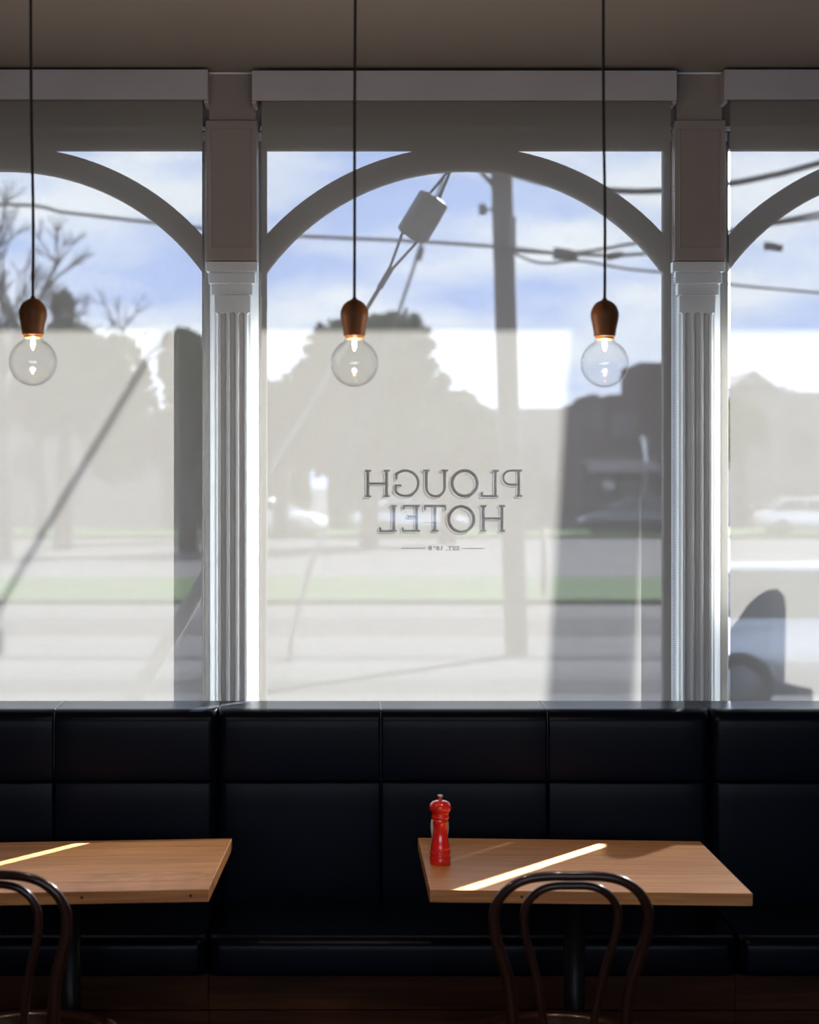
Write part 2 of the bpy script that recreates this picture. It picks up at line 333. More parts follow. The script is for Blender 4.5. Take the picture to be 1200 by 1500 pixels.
# lettering on the middle pane, read from the street (so mirrored from indoors)
YB = 6.320                                     # plane of the blinds
def lettering():
    yg = YW0 + 0.026; dy = yg - YB; bm = bmesh.new()
    def P(cx, cy):
        p = at(510 + cx / 4.2857, 660 + cy / 4.2857, YB); return (p.x + SA * dy, p.z + SB * dy)
    layer = [0]
    def poly(pts):
        layer[0] += 1
        y = yg - 0.0000008 * layer[0]; bm.faces.new([bm.verts.new((x, y, z)) for x, z in (P(*p) for p in pts)])
    def rect(x0, x1, y0, y1, g=0.0): x0, x1, y0, y1 = x0 - g, x1 + g, y0 - g, y1 + g; poly([(x0, y0), (x1, y0), (x1, y1), (x0, y1)])
    def thin_rect(x0, x1, y0, y1, left=True, bot=True):
        ox, oy, t = -12, 11, 4.4
        if left: rect(x0 + ox, x0 + ox + t, y0 + 6, y1 + oy)
        if bot: rect(x0 + ox, x1 + ox + 4, y1 + oy - t, y1 + oy)
    def ring(cx, cy, r0, r1, a0, a1, n=40):
        for i in range(n):
            t0 = R(a0 + (a1 - a0) * i / n); t1 = R(a0 + (a1 - a0) * (i + 1) / n)
            poly([(cx + r * math.cos(t), cy + r * math.sin(t)) for r, t in ((r0, t0), (r1, t0), (r1, t1), (r0, t1))])
    def stroke(x0, x1, y0, y1, left=True, bot=True): rect(x0, x1, y0, y1, 1.0); thin_rect(x0, x1, y0, y1, left, bot)
    def Hh(a, b, t, bt):
        for x in (a, b):
            stroke(x, x + 17, t + 10, bt - 10, True, False); stroke(x - 10, x + 28, t, t + 11, True, False); stroke(x - 10, x + 28, bt - 11, bt)
        stroke(a + 17, b, (t + bt) / 2 - 6, (t + bt) / 2 + 6, False, True)
    def Oo(cx, cy):
        for i in range(60):
            t0, t1 = R(i * 6), R(i * 6 + 6)
            pts = []
            for rr, t in ((0, t0), (1, t0), (1, t1), (0, t1)):
                r = 89 if rr else 71 - 2 * abs(math.cos(t)); pts.append((cx + r * math.cos(t), cy + r * math.sin(t)))
            poly(pts)
        ring(cx - 11, cy + 9, 85, 89, 55, 215); ring(cx - 11, cy + 9, 68, 71, -80, 40)
    # PLOUGH, seen right to left
    Hh(116, 233, 121, 292)
    ring(360, 206, 72, 88, -140, 140); ring(349, 215, 85, 89, 40, 150)
    stroke(293, 306, 214, 262, True, False); stroke(293, 334, 214, 225); stroke(297, 309, 140, 180)
    for x in (482, 597):
        stroke(x, x + 16, 128, 232, x == 482, False); stroke(x - 12, x + 29, 121, 132)
    ring(547.5, 230, 50, 65.5, 0, 180); ring(537, 239, 62, 66, 30, 180)
    Oo(731, 206)
    stroke(917, 932, 128, 284, True, False); stroke(905, 945, 121, 132); stroke(833, 945, 280, 292); stroke(833, 846, 260, 290, True, False)
    stroke(1063, 1079, 125, 284, True, False); stroke(1015, 1092, 120, 131, False, False); stroke(1052, 1092, 280, 290)
    ring(1018, 170, 37, 50, 90, 270, 24); stroke(1018, 1066, 208, 220, False, True); ring(1008, 179, 47, 50.5, 90, 225, 20)
    # HOTEL
    stroke(278, 295, 350, 505, True, False); stroke(268, 307, 343, 353); stroke(195, 305, 500, 512); stroke(195, 208, 482, 512, True, False)
    stroke(421, 437, 350, 505, True, False); stroke(343, 450, 343, 354); stroke(343, 355, 343, 370, True, False)
    stroke(372, 430, 411, 422); stroke(372, 380, 404, 430, False, False); stroke(337, 450, 500, 511); stroke(337, 349, 484, 511, True, False)
    stroke(475, 614, 343, 356, True, False); stroke(475, 485, 343, 376); stroke(604, 614, 343, 376); stroke(535, 552, 350, 505, True, False); stroke(525, 565, 500, 510)
    Oo(710, 432); Hh(840, 957, 343, 510)
    rect(335, 485, 612, 617.5); rect(715, 855, 612, 617.5)
    # EST. 1868
    fc = bpy.data.curves.new('established_text', 'FONT'); fc.body = 'EST. 1868'; fc.size = 1.0; fc.offset = 0.042
    to = bpy.data.objects.new('established_text', fc); C.objects.link(to)
    me = bpy.data.meshes.new_from_object(to.evaluated_get(bpy.context.evaluated_depsgraph_get()))
    xs_ = [v.co.x for v in me.vertices]; ys_ = [v.co.y for v in me.vertices]; X0, X1, Y0_, Y1_ = min(xs_), max(xs_), min(ys_), max(ys_)
    vm = []
    for v in me.vertices:
        x, z = P(697 - (v.co.x - X0) / (X1 - X0) * 196, 629 - (v.co.y - Y0_) / (Y1_ - Y0_) * 28); vm.append(bm.verts.new((x, yg - 0.0008, z)))
    for p in me.polygons:
        try: bm.faces.new([vm[i] for i in p.vertices])
        except ValueError: pass
    bpy.data.objects.remove(to); bpy.data.meshes.remove(me)
    for v in bm.verts: v.co -= Vector((BAYC, YW0, ZSILL))
    me = bpy.data.meshes.new('lettering'); bm.to_mesh(me); bm.free()
    o = link('lettering', me, 'vinylprint', pane2); o['label'] = 'dark mirrored slab serif lettering in three lines'
lettering()

# ------------------------------------------------------------------ pilasters between the windows
def pilaster(name, px_panel, px_shaft, label):
    YF = 6.350; s = YF / F_PX
    w = tag(empty(name, ((px_shaft - VX) * s, YW0, ZSILL)), label, 'pilaster', kind='structure')
    ox = (px_panel - px_shaft) * s
    def z(py): return CAMZ - (py - VY) * s - ZSILL
    yf = YF - YW0; yb = -0.0005
    # panelled upper block
    hw = 37.5 * s
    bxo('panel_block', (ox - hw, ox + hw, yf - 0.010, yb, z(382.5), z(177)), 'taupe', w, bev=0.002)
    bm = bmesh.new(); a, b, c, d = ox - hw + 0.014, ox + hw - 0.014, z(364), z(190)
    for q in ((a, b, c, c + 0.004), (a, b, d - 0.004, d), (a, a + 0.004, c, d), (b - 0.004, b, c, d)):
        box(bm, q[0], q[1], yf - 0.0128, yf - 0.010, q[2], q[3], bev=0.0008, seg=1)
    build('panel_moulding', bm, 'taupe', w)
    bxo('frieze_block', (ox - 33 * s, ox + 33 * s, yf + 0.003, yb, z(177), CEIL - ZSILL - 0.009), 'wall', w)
    for hwp, y0, y1, k in ((38, 398, 383.5, 0.010), (34.3, 415, 400, 0.004), (30.3, 431.5, 417, -0.003)):
        bxo('capital_block', (ox * 0.6 - hwp * s, ox * 0.6 + hwp * s, yf - k, yb, z(y0), z(y1)), 'pilaster', w, bev=0.0015)
    for hwp, y0, y1 in ((33, 400, 398), (29, 417, 415), (25.5, 433.5, 431.5)):
        bxo('capital_fillet', (ox * 0.6 - hwp * s, ox * 0.6 + hwp * s, yf + 0.006, yb, z(y0), z(y1)), 'white', w)
    # fluted shaft: height field with three full flutes and a half flute on each arris
    hw = 26.2 * s; r = 0.0092; cents = [-0.0515, -0.0262, 0.0, 0.0262, 0.0515]; ztop = z(433.5); zfl = z(462)
    xs_ = sorted(set([round(-hw + 2 * hw * i / 72, 5) for i in range(73)]))
    zs_ = [0.02, 0.4, 0.8] + [zfl - 0.01 + 0.0015 * i for i in range(16)] + [ztop]
    bm = bmesh.new(); grid = []
    for zz in zs_:
        row = []
        for x in xs_:
            dmin = 0
            for c in cents:
                dx = x - c; dz = max(0.0, zz - zfl); q = r * r - dx * dx - dz * dz
                if q > 0: dmin = max(dmin, math.sqrt(q))
            row.append(bm.verts.new((x, yf + dmin, zz)))
        grid.append(row)
    for i in range(len(zs_) - 1):
        for j in range(len(xs_) - 1): bm.faces.new((grid[i][j], grid[i][j + 1], grid[i + 1][j + 1], grid[i + 1][j]))
    for j in (0, -1):
        back = [bm.verts.new((row[j].co.x, yb, row[j].co.z)) for row in grid]
        for i in range(len(zs_) - 1): bm.faces.new((grid[i][j], grid[i + 1][j], back[i + 1], back[i]))
    build('fluted_shaft', bm, 'pilaster', w)
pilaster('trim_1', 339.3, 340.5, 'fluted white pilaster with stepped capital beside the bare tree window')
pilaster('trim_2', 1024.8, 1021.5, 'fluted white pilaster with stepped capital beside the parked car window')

# ------------------------------------------------------------------ roller blinds
def blind(x0, x1, pe0, pe1, label, zt=0.0, yt=0.0, chain=(), tilt=0.0):
    cx = (x0 + x1) / 2
    b = tag(empty('roller_blind', (cx, YB, 0.60)), label, 'blind', 'sheer roller blinds over the arched windows')
    ztop = 2.865 - 0.60
    # fabric: gentle depth, real sheet hanging from the roller
    bm = bmesh.new(); nx, nz_ = 24, 20; g = []
    for i in range(nz_ + 1):
        z_ = 0.02 + (ztop - 0.06 - 0.02) * i / nz_
        g.append([bm.verts.new((x0 - cx + (x1 - x0) * j / nx, 0.0012 * math.sin(j * 0.8) * (1 - i / nz_), z_)) for j in range(nx + 1)])
    for i in range(nz_):
        for j in range(nx): bm.faces.new((g[i][j], g[i][j + 1], g[i + 1][j + 1], g[i + 1][j]))
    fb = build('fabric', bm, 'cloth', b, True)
    if fb.data.polygons[0].normal.y > 0: fb.data.flip_normals()          # the darker face looks into the room
    bxo('bottom_rail', (x0 - cx, x1 - cx, -0.006, 0.006, 0.0, 0.022), 'white', b, bev=0.003)
    bm = bmesh.new(); tube(bm, [(x0 - cx + 0.005, 0.022, ztop - 0.04), (x1 - cx - 0.005, 0.022, ztop - 0.04)], 0.021, 16); build('roller_tube', bm, 'frame', b, True)
    # pelmet box: face board, lid and end boards
    yf = 6.27 - YB + yt; yb = 0.079; z0, z1 = 2.7855 - 0.60 + zt, 2.872 - 0.60 + zt
    pl = bxo('pelmet_face', (pe0 - cx, pe1 - cx, yf, yf + 0.014, z0, z1), 'pelmet', b, bev=0.0015)
    bxo('pelmet_lid', (pe0 - cx, pe1 - cx, yf + 0.014, yb, z1 - 0.012, z1 - 0.001), 'pelmet', b)
    for e in (pe0 - cx + 0.0, pe1 - cx - 0.012): bxo('pelmet_end', (e, e + 0.012, yf + 0.014, yb, z0 - 0.008, z1 - 0.012), 'pelmet', b)
    if chain:
        bm = bmesh.new()
        for px, ytop, yy in chain:
            p = at(px, 500, 6.31); zt_ = at(px, ytop, 6.31).z - 0.60; zz = 0.06
            while zz < zt_:
                lathe(bm, [(0, -0.0021), (0.0019, -0.0009), (0.0019, 0.0009), (0, 0.0021)], 6, (p.x - cx, yy, zz), False); zz += 0.0060
            tube(bm, [(p.x - cx, yy, 0.06), (p.x - cx, yy, zt_)], 0.0005, 4)
        o = build('bead_chain', bm, 'chain', b); o['kind'] = 'stuff'
    return b
def X(px, Y): return (px - VX) * Y / F_PX
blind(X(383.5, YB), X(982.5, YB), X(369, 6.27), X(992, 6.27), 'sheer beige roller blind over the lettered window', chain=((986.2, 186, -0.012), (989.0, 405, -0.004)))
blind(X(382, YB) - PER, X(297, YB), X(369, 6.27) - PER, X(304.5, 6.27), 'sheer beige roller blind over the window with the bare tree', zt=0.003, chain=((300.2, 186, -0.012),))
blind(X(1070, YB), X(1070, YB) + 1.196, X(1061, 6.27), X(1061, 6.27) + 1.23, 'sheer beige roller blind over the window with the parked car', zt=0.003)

# ------------------------------------------------------------------ banquette bench, one length per bay
def cushion(name, w, h, t, rl, rr, rb, rt, m, parent, loc, crown=0.004, axis='y'):
    """upholstered block; front face at y=0 with separately rounded edges, body goes back to y=t"""
    def samples(L, ra, rb_):
        s = [ra * (1 - math.cos(i * math.pi / 2 / 6)) for i in range(7)]
        s += [ra + (L - ra - rb_) * i / 8 for i in range(1, 8)]
        s += [L - rb_ * (1 - math.cos(i * math.pi / 2 / 6)) for i in range(6, -1, -1)]; return s
    def drop(d, r): return r - math.sqrt(max(0, r * r - (r - d) ** 2)) if d < r else 0.0
    xs_, zs_ = samples(w, rl, rr), samples(h, rb, rt); bm = bmesh.new(); g = []
    for z in zs_:
        row = []
        for x in xs_:
            d = max(drop(x, rl), drop(w - x, rr)) + max(drop(z, rb), drop(h - z, rt))
            d += crown * ((2 * x / w - 1) ** 2 * 0.5 + (2 * z / h - 1) ** 2 * 0.5)
            row.append(bm.verts.new((x, min(d, t * 0.9), z)))
        g.append(row)
    for i in range(len(zs_) - 1):
        for j in range(len(xs_) - 1): bm.faces.new((g[i][j], g[i][j + 1], g[i + 1][j + 1], g[i + 1][j]))
    ring = g[0] + [r[-1] for r in g[1:-1]] + g[-1][::-1] + [r[0] for r in g[1:-1]][::-1]
    bk = [bm.verts.new((v.co.x, t, v.co.z)) for v in ring]
    for i in range(len(ring)):
        j = (i + 1) % len(ring); bm.faces.new((ring[i], ring[j], bk[j], bk[i]))
    bm.faces.new(bk)
    o = build(name, bm, m, parent, True); o.location = loc; return o

def bench(x0, label):
    Wd = 1.3785; b = tag(empty('banquette_bench', (x0 + Wd / 2, 5.95, 0)), label, 'bench', 'navy banquette lengths along the window wall')
    seams = [0.0, 0.457, 0.923, Wd]; L = -Wd / 2
    for k in range(3):
        a, c = seams[k], seams[k + 1]
        rl = 0.026 if k == 0 else 0.006; rr = 0.026 if k == 2 else 0.006
        e = 0.0012
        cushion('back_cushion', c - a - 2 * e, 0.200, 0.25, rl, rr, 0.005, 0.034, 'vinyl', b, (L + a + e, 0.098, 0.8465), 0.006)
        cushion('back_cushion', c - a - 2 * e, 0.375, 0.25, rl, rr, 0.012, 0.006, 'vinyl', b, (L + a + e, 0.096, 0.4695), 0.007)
        if k:
            bm = bmesh.new(); tube(bm, spline([(L + a, 0.345, 1.0465), (L + a, 0.145, 1.0465), (L + a, 0.118, 1.038), (L + a, 0.1085, 1.01), (L + a, 0.1085, 0.86)], 5), 0.0022, 6)
            build('seam_piping', bm, 'piping', b, True)
    # seat: rounded nose towards the room
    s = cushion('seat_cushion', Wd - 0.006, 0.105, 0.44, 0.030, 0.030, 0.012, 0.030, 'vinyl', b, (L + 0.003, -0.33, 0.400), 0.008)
    for k, (z0, z1) in enumerate(((0.0, 0.10), (0.102, 0.20), (0.202, 0.30), (0.302, 0.398))):
        bxo('plinth_board', (L, -L, -0.275, -0.250, z0, z1), 'plinth', b, bev=0.002, seg=1)
    bxo('carcass', (L + 0.02, -L - 0.02, -0.249, 0.42, 0.0, 0.395), 'iron', b)
bench(X(318, 6.05) - 1.3785, 'navy vinyl bench length beneath the window with the bare tree')
bench(X(318, 6.05), 'navy vinyl bench length beneath the lettered window')
bench(X(318, 6.05) + 1.3785, 'navy vinyl bench length beneath the window with the parked car')

# ------------------------------------------------------------------ tables
def table(cx, cy, rz, tilt, wd, dp, label, holes):
    t = tag(empty('cafe_table', (cx, cy, 0), rz), label, 'table', 'timber topped cafe tables')
    top = empty('table_top'); top.parent = t; top.location = (0, 0, 0.745); top.rotation_euler = (0, tilt, 0)
    nb = 6; rnd = random.Random(int(cx * 100))
    for k in range(nb):
        y0 = -dp / 2 + dp * k / nb; y1 = y0 + dp / nb
        o = bxo('board', (-wd / 2, wd / 2, y0 + 0.0002, y1 - 0.0002, -0.029, 0.0), 'oak' if rnd.random() < .55 else 'oak2', top, bev=0.0009, seg=1)
    for hx in holes:
        bm = bmesh.new(); tube(bm, [(hx, -dp / 2 - 0.0006, -0.014), (hx, -dp / 2 + 0.004, -0.014)], 0.0035, 10); build('screw_hole', bm, 'screw', top)
    bm = bmesh.new(); lathe(bm, [(0.026, 0.03), (0.026, 0.70)], 20); build('post', bm, 'iron', t, True)
    bm = bmesh.new(); lathe(bm, [(0.0, 0.0), (0.20, 0.0), (0.205, 0.008), (0.19, 0.018), (0.06, 0.032), (0.03, 0.045), (0.0, 0.046)], 32); build('base_disc', bm, 'iron', t, True)
    bm = bmesh.new(); box(bm, -0.2, 0.2, -0.02, 0.02, 0.692, 0.706, 0.002); box(bm, -0.02, 0.02, -0.2, 0.2, 0.692, 0.706, 0.002); build('spider_bracket', bm, 'iron', t)
    return t
table(0.565, 5.338, R(0.3), R(0.75), 0.742, 0.715, 'timber cafe table with the red pepper mill on it', (-0.16, -0.125))
table(-0.674, 5.325, R(-1.5), R(-1.3), 0.742, 0.700, 'bare timber cafe table with nothing on its top', (0.33, 0.08))

# ------------------------------------------------------------------ pepper mill and shaker
pm = tag(empty('pepper_mill', (0.234, 5.31, 0.7495)), 'glossy red turned pepper mill with a steel knob on top', 'pepper mill')
k = 5.31 / F_PX
def pz(py): return (1269 - py) * k
bm = bmesh.new()
prof = [(0, 0), (14.6, 1269), (15.4, 1267), (15.4, 1257.5), (14.2, 1256), (15.2, 1253.5), (15.0, 1250), (13.6, 1248.6), (14.2, 1246), (14.0, 1244), (12.6, 1238), (11.2, 1230), (10.4, 1222), (10.3, 1215), (11.0, 1208), (12.0, 1203.4)]
lathe(bm, [(0, 0)] + [(r * k, pz(y)) for r, y in prof[1:]] + [(0, pz(1203.2))], 32); build('body', bm, 'red', pm, True)
bm = bmesh.new()
prof = [(12.0, 1203), (13.2, 1201.5), (13.2, 1198.5), (12.2, 1197), (12.6, 1195), (13.0, 1192.6), (15.2, 1190.5), (16.2, 1187), (16.0, 1184), (14.6, 1180), (11.5, 1177), (6.0, 1175.4)]
lathe(bm, [(0, pz(1203.1))] + [(r * k, pz(y)) for r, y in prof] + [(0, pz(1175))], 32); hd = build('head', bm, 'red', pm, True)
bm = bmesh.new(); lathe(bm, [(0, pz(1176)), (2.6 * k, pz(1176)), (2.6 * k, pz(1171.5)), (4.0 * k, pz(1170)), (4.2 * k, pz(1167.6)), (0, pz(1167))], 20); build('knob', bm, 'steel', hd, True)
sh = tag(empty('salt_shaker', (0.2436, 5.56, 0.7495)), 'small white barrel shaped shaker hidden behind the red pepper mill', 'shaker')
bm = bmesh.new(); lathe(bm, [(0, 0), (0.0165, 0), (0.0175, 0.004), (0.0205, 0.022), (0.0235, 0.045), (0.0235, 0.058), (0.021, 0.070)], 28); build('body', bm, 'ceramic', sh, True)
bm = bmesh.new(); lathe(bm, [(0.020, 0.0702), (0.0195, 0.078), (0.012, 0.084), (0, 0.085)], 28); build('cap', bm, 'steel', sh, True)

# ------------------------------------------------------------------ bentwood chairs (backs towards the photographer)
def chair(cx, cy, rz, label):
    c = tag(empty('bentwood_chair', (cx, cy, 0), rz), label, 'chair', 'bentwood chairs at the tables')
    def lift(L): return [(x, z + 0.014 * min(1, max(0, (z - .46) / .3))) for x, z in L]
    def y(z): return -0.205 - max(0, (z - 0.46)) * 0.20
    outer = [(0.0, .850), (.045, .850), (.085, .8455), (.118, .833), (.146, .808), (.162, .770), (.1585, .722), (.146, .68), (.129, .624), (.119, .537), (.117, .46)]
    outer = lift(outer)
    path = [(-x, y(z), z) for x, z in outer[::-1]] + [(x, y(z), z) for x, z in outer[1:]]
    path = [(-0.165, -0.265, 0.0), (-0.138, -0.228, 0.25)] + path + [(0.138, -0.228, 0.25), (0.165, -0.265, 0.0)]
    bm = bmesh.new(); sp = spline(path, 6); tube(bm, sp, [0.0105 + 0.0045 * max(0.0, 1 - max(0, p.z - 0.45) / 0.4) for p in sp], 14); build('back_hoop_and_legs', bm, 'bentwood', c, True)
    inner = [(0.0, .8285), (.035, .8275), (.062, .820), (.085, .801), (.0985, .770), (.095, .722), (.0815, .675), (.068, .624), (.053, .537), (.047, .462)]
    inner = lift(inner)
    path = [(-x, y(z) + 0.004, z) for x, z in inner[::-1]] + [(x, y(z) + 0.004, z) for x, z in inner[1:]]
    bm = bmesh.new(); tube(bm, spline(path, 6), 0.0088, 12); build('inner_hoop', bm, 'bentwood', c, True)
    bm = bmesh.new(); lathe(bm, [(0.165, 0.428), (0.196, 0.430), (0.203, 0.440), (0.203, 0.456), (0.196, 0.465), (0.180, 0.467), (0.170, 0.463), (0.165, 0.455), (0.165, 0.428)], 48, cap=False); build('seat_ring', bm, 'bentwood', c, True)
    bm = bmesh.new(); lathe(bm, [(0, 0.446), (0.166, 0.448), (0.168, 0.456), (0.10, 0.453), (0, 0.450)], 48); build('seat', bm, 'bentwood', c, True)
    for s in (-1, 1):
        bm = bmesh.new(); tube(bm, [(s * 0.135, 0.115, 0.432), (s * 0.150, 0.150, 0.22), (s * 0.165, 0.185, 0.0)], [0.016, 0.014, 0.011], 12); build('leg', bm, 'bentwood', c, True)
    bm = bmesh.new(); tube(bm, [(0.148 * math.cos(2 * math.pi * i / 32), -0.04 + 0.185 * math.sin(2 * math.pi * i / 32), 0.235) for i in range(32)], 0.009, 8, True); build('leg_ring', bm, 'bentwood', c, True)
    return c
chair(0.475, 4.815, R(0), 'dark bentwood chair tucked under the table with the pepper mill')
chair(-0.700, 4.830, R(-9), 'dark bentwood chair tucked under the bare table')

# ------------------------------------------------------------------ pendant lamps
def pendant(px, py_off, Y, label, lean):
    s = Y / F_PX; base = at(px, 437.5 + py_off, Y)
    p = tag(empty('pendant_lamp', base), label, 'pendant lamp', 'bare bulb pendants on black cords')
    def z(py): return (437.5 - py) * s
    hc = CEIL - base.z
    bm = bmesh.new(); tube(bm, spline([(0, 0, -0.004), (0.0005, 0, 0.18), (lean * 0.5 - 0.001, 0, 0.4 * hc + 0.1), (lean, 0, hc - 0.012)], 8), 0.0031, 8); build('cord', bm, 'cord', p, True)
    bm = bmesh.new(); lathe(bm, [(0, hc - 0.022), (0.04, hc - 0.022), (0.045, hc - 0.016), (0.045, hc), (0, hc)], 24, (lean, 0, 0)); build('ceiling_rose', bm, 'cord', p, True)
    bm = bmesh.new(); lathe(bm, [(3.6 * s, z(440)), (3.6 * s, z(437)), (2.2 * s, z(435)), (0, z(434.5))], 14); build('cord_grip', bm, 'cord', p, True)
    prof = [(0, 438.3), (5, 438.8), (10, 441.2), (14.6, 444.6), (18.2, 450), (20.3, 456), (20.8, 461), (20.2, 467), (18.6, 474), (17.0, 482), (16.0, 489), (15.6, 492.4), (14.4, 492.8), (0, 492.9)]
    bm = bmesh.new(); lathe(bm, [(r * s, z(y)) for r, y in prof], 32); build('wooden_holder', bm, 'lampwood', p, True)
    bm = bmesh.new(); lathe(bm, [(12.6 * s, z(492.9)), (13.2 * s, z(493.5)), (13.0 * s, z(496.5)), (9.0 * s, z(497.0))], 28); build('screw_cap', bm, 'brass', p, True)
    R0 = 35.0; cyc = 531.8; pr = [(13.4, 493.2), (14.0, 496.5)]
    a0 = math.asin(15.5 / R0)
    pr += [(R0 * math.sin(a0 + (math.pi - a0) * i / 22), cyc - R0 * math.cos(a0 + (math.pi - a0) * i / 22)) for i in range(23)]
    bm = bmesh.new(); lathe(bm, [(max(r, 0) * s if r > 0.01 else 0, z(y)) for r, y in pr], 40, cap=False)
    gl = build('bulb', bm, 'bulbglass', p, True)
    bm = bmesh.new(); lathe(bm, [(1.8 * s, z(497)), (1.4 * s, z(499.5)), (0.8 * s, z(501)), (0, z(501.2))], 12); build('stem', bm, 'brass', gl, True)
    bm = bmesh.new(); lathe(bm, [(0, z(498)), (2.4 * s, z(500)), (2.7 * s, z(506)), (1.7 * s, z(511)), (0, z(514))], 14); build('filament', bm, 'glow', gl, True)
    ld = bpy.data.lights.new('bulb_light', 'POINT'); ld.energy = 7.0; ld.color = (1.0, 0.78, 0.55); ld.shadow_soft_size = 0.004
    lo = bpy.data.objects.new('bulb_light', ld); C.objects.link(lo); lo.parent = gl; lo.location = (0, 0, z(519))
    return p
pendant(48.2, -1.5, 4.6, 'bare bulb pendant in front of the blind with the diagonal wire shadow', -0.005)
pendant(519.3, 0, 4.6, 'bare bulb pendant between the fluted pilaster and the lettering', 0.003)
pendant(886.0, 0.8, 4.6, 'bare bulb pendant hanging in front of the pole shadow on the blind', -0.003)

# ------------------------------------------------------------------ the street outside
GZ = -0.62
tag(bxo('footpath', (-40, 40, YW1, 13.0, -0.70, -0.45), 'concrete'), 'concrete footpath in front of the building', 'footpath', kind='structure')
tag(bxo('road', (-120, 120, 13.0, 400, GZ - 0.3, GZ), 'asphalt'), 'grey street surface outside the windows', 'road', kind='structure')
tag(bxo('grass_verge', (-120, 120, 39.0, 47.5, GZ, GZ + 0.10), 'grass'), 'green grass strip along the middle of the street', 'grass', kind='structure')
tag(bxo('far_verge', (-120, 120, 80, 92, GZ, GZ + 0.12), 'grass'), 'far grass strip below the parked cars', 'grass', kind='structure')
for ya, yb_ in ((31.6, 35.4), (27.3, 28.0), (23.2, 24.6)):  # dark strips laid on the road in place of cast shadow bands
    tag(bxo('road_shadow_band', (-60, 60, ya, yb_, GZ, GZ + 0.006), 'road_shade'), 'dark strip along the street standing in for a cast shadow', 'road', 'dark strips along the street', kind='structure')
# awning over the footpath: its edge shades the upper part of the blinds
aw = tag(empty('street_awning', (0.4, YW1, 3.44)), 'flat awning over the footpath above the windows', 'awning')
bxo('awning_roof', (-9, 9, 0.001, 1.755, 0.0, 0.10), 'frame', aw)
bxo('awning_fascia', (-9, 9, 1.756, 1.785, 0.0, 0.16), 'white', aw)
tag(bxo('parapet', (-9, 9, YW1 - 0.04, YW1, 3.625, 6.0), 'wall'), 'upper facade above the awning', 'wall', kind='structure')

def rod(name, a, b, r, m, parent, n=8):
    bm = bmesh.new(); tube(bm, [a, b], r, n); return build(name, bm, m, parent, True)

# near pole carrying the guy wire (stands beyond the window edge, its shadow falls on the middle blind)
np_ = tag(empty('guy_pole', (2.070, 8.76, -0.45)), 'leaning timber pole whose shadow falls on the lettered blind', 'pole')
bm = bmesh.new(); tube(bm, [(-0.026, 0, 0), (0.20, 0, 3.9), (0.45, 0, 8.0)], [0.112, 0.108, 0.098], 18); build('shaft', bm, 'pole', np_, True)
bm = bmesh.new(); tube(bm, [(0.372, 0, 6.50), (0.379, 0, 6.62)], 0.112, 18); build('guy_band', bm, 'wire', np_, True)
gw = tag(empty('guy_wire', (0, 8.6, -0.45)), 'steel guy wire with a big porcelain insulator crossing the lettered window', 'guy wire')
def gp(z, dx=0.0): return Vector((0.0947 + 0.6 * (z - 2.369) + dx, 0, z + 0.45))
ins_c = at(618.5, 317.5, 8.6); zi = ins_c.z; ax = Vector((0.6, 0, 1)).normalized(); ic = Vector((ins_c.x, 0, zi + 0.45)); side = Vector((ax.z, 0, -ax.x))
rod('wire', gp(-0.45), ic - ax * 0.265, 0.0085, 'wire', gw); rod('wire', ic + ax * 0.235, gp(6.12), 0.0085, 'wire', gw)
for s in (-1, 1):
    rod('wire_loop', ic - ax * 0.265, ic - ax * 0.088 + side * 0.036 * s, 0.0055, 'wire', gw); rod('wire_loop', ic + ax * 0.235, ic + ax * 0.09 + side * 0.022 * s, 0.0055, 'wire', gw)
rod('wire_clip', ic - ax * 0.235, ic - ax * 0.33, 0.012, 'wire', gw)
bm = bmesh.new(); lathe(bm, [(0, -0.092), (0.05, -0.092), (0.062, -0.084), (0.062, 0.084), (0.05, 0.092), (0, 0.092)], 24)
for f in bm.faces: pass
insu = build('insulator', bm, 'insul', gw, False); insu.location = ic; insu.rotation_euler = ax.to_track_quat('Z', 'Y').to_euler()
bm = bmesh.new(); tube(bm, [(-0.012, -0.058, -0.08), (-0.012, -0.058, 0.08)], 0.012, 10); o = build('insulator_groove', bm, 'guard', insu, True)
rod('guy_guard', gp(1.36), gp(-0.40), 0.034, 'guard', gw, 14)

# street pole with cables
YP = 28.0
sp_ = tag(empty('power_pole', (X(752, YP), YP, GZ)), 'tall weathered power pole standing across the street', 'power pole')
def pp(px, py, dy=0.0):
    v = at(px, py, YP + dy); return v - Vector(sp_.location)
bm = bmesh.new(); tube(bm, [pp(757, 960), pp(745, 600), pp(735, 250), pp(728, 20)], [0.150, 0.145, 0.138, 0.125], 18); build('shaft', bm, 'pole', sp_, True)
rod('brace', pp(735, 285), pp(690, 235), 0.03, 'pole', sp_); rod('crossarm', pp(640, 205), pp(860, 205), 0.06, 'pole', sp_)
bm = bmesh.new(); tube(bm, [pp(706, 299, -.1), pp(708, 314, -.1)], [0.045, 0.055], 12); build('insulator', bm, 'insul', sp_, True)
rod('insulator_bracket', pp(708, 306, -.1), pp(727, 307), 0.018, 'wire', sp_)
rod('pole_clamp', pp(729, 362), pp(752, 363), 0.155, 'cable', sp_, 8) if False else None
bm = bmesh.new(); box(bm, -0.05, 0.05, -0.05, 0.05, -0.20, 0.20, 0.01); jb = build('junction_box', bm, 'guard', sp_); jb.location = pp(750, 340, -0.12)

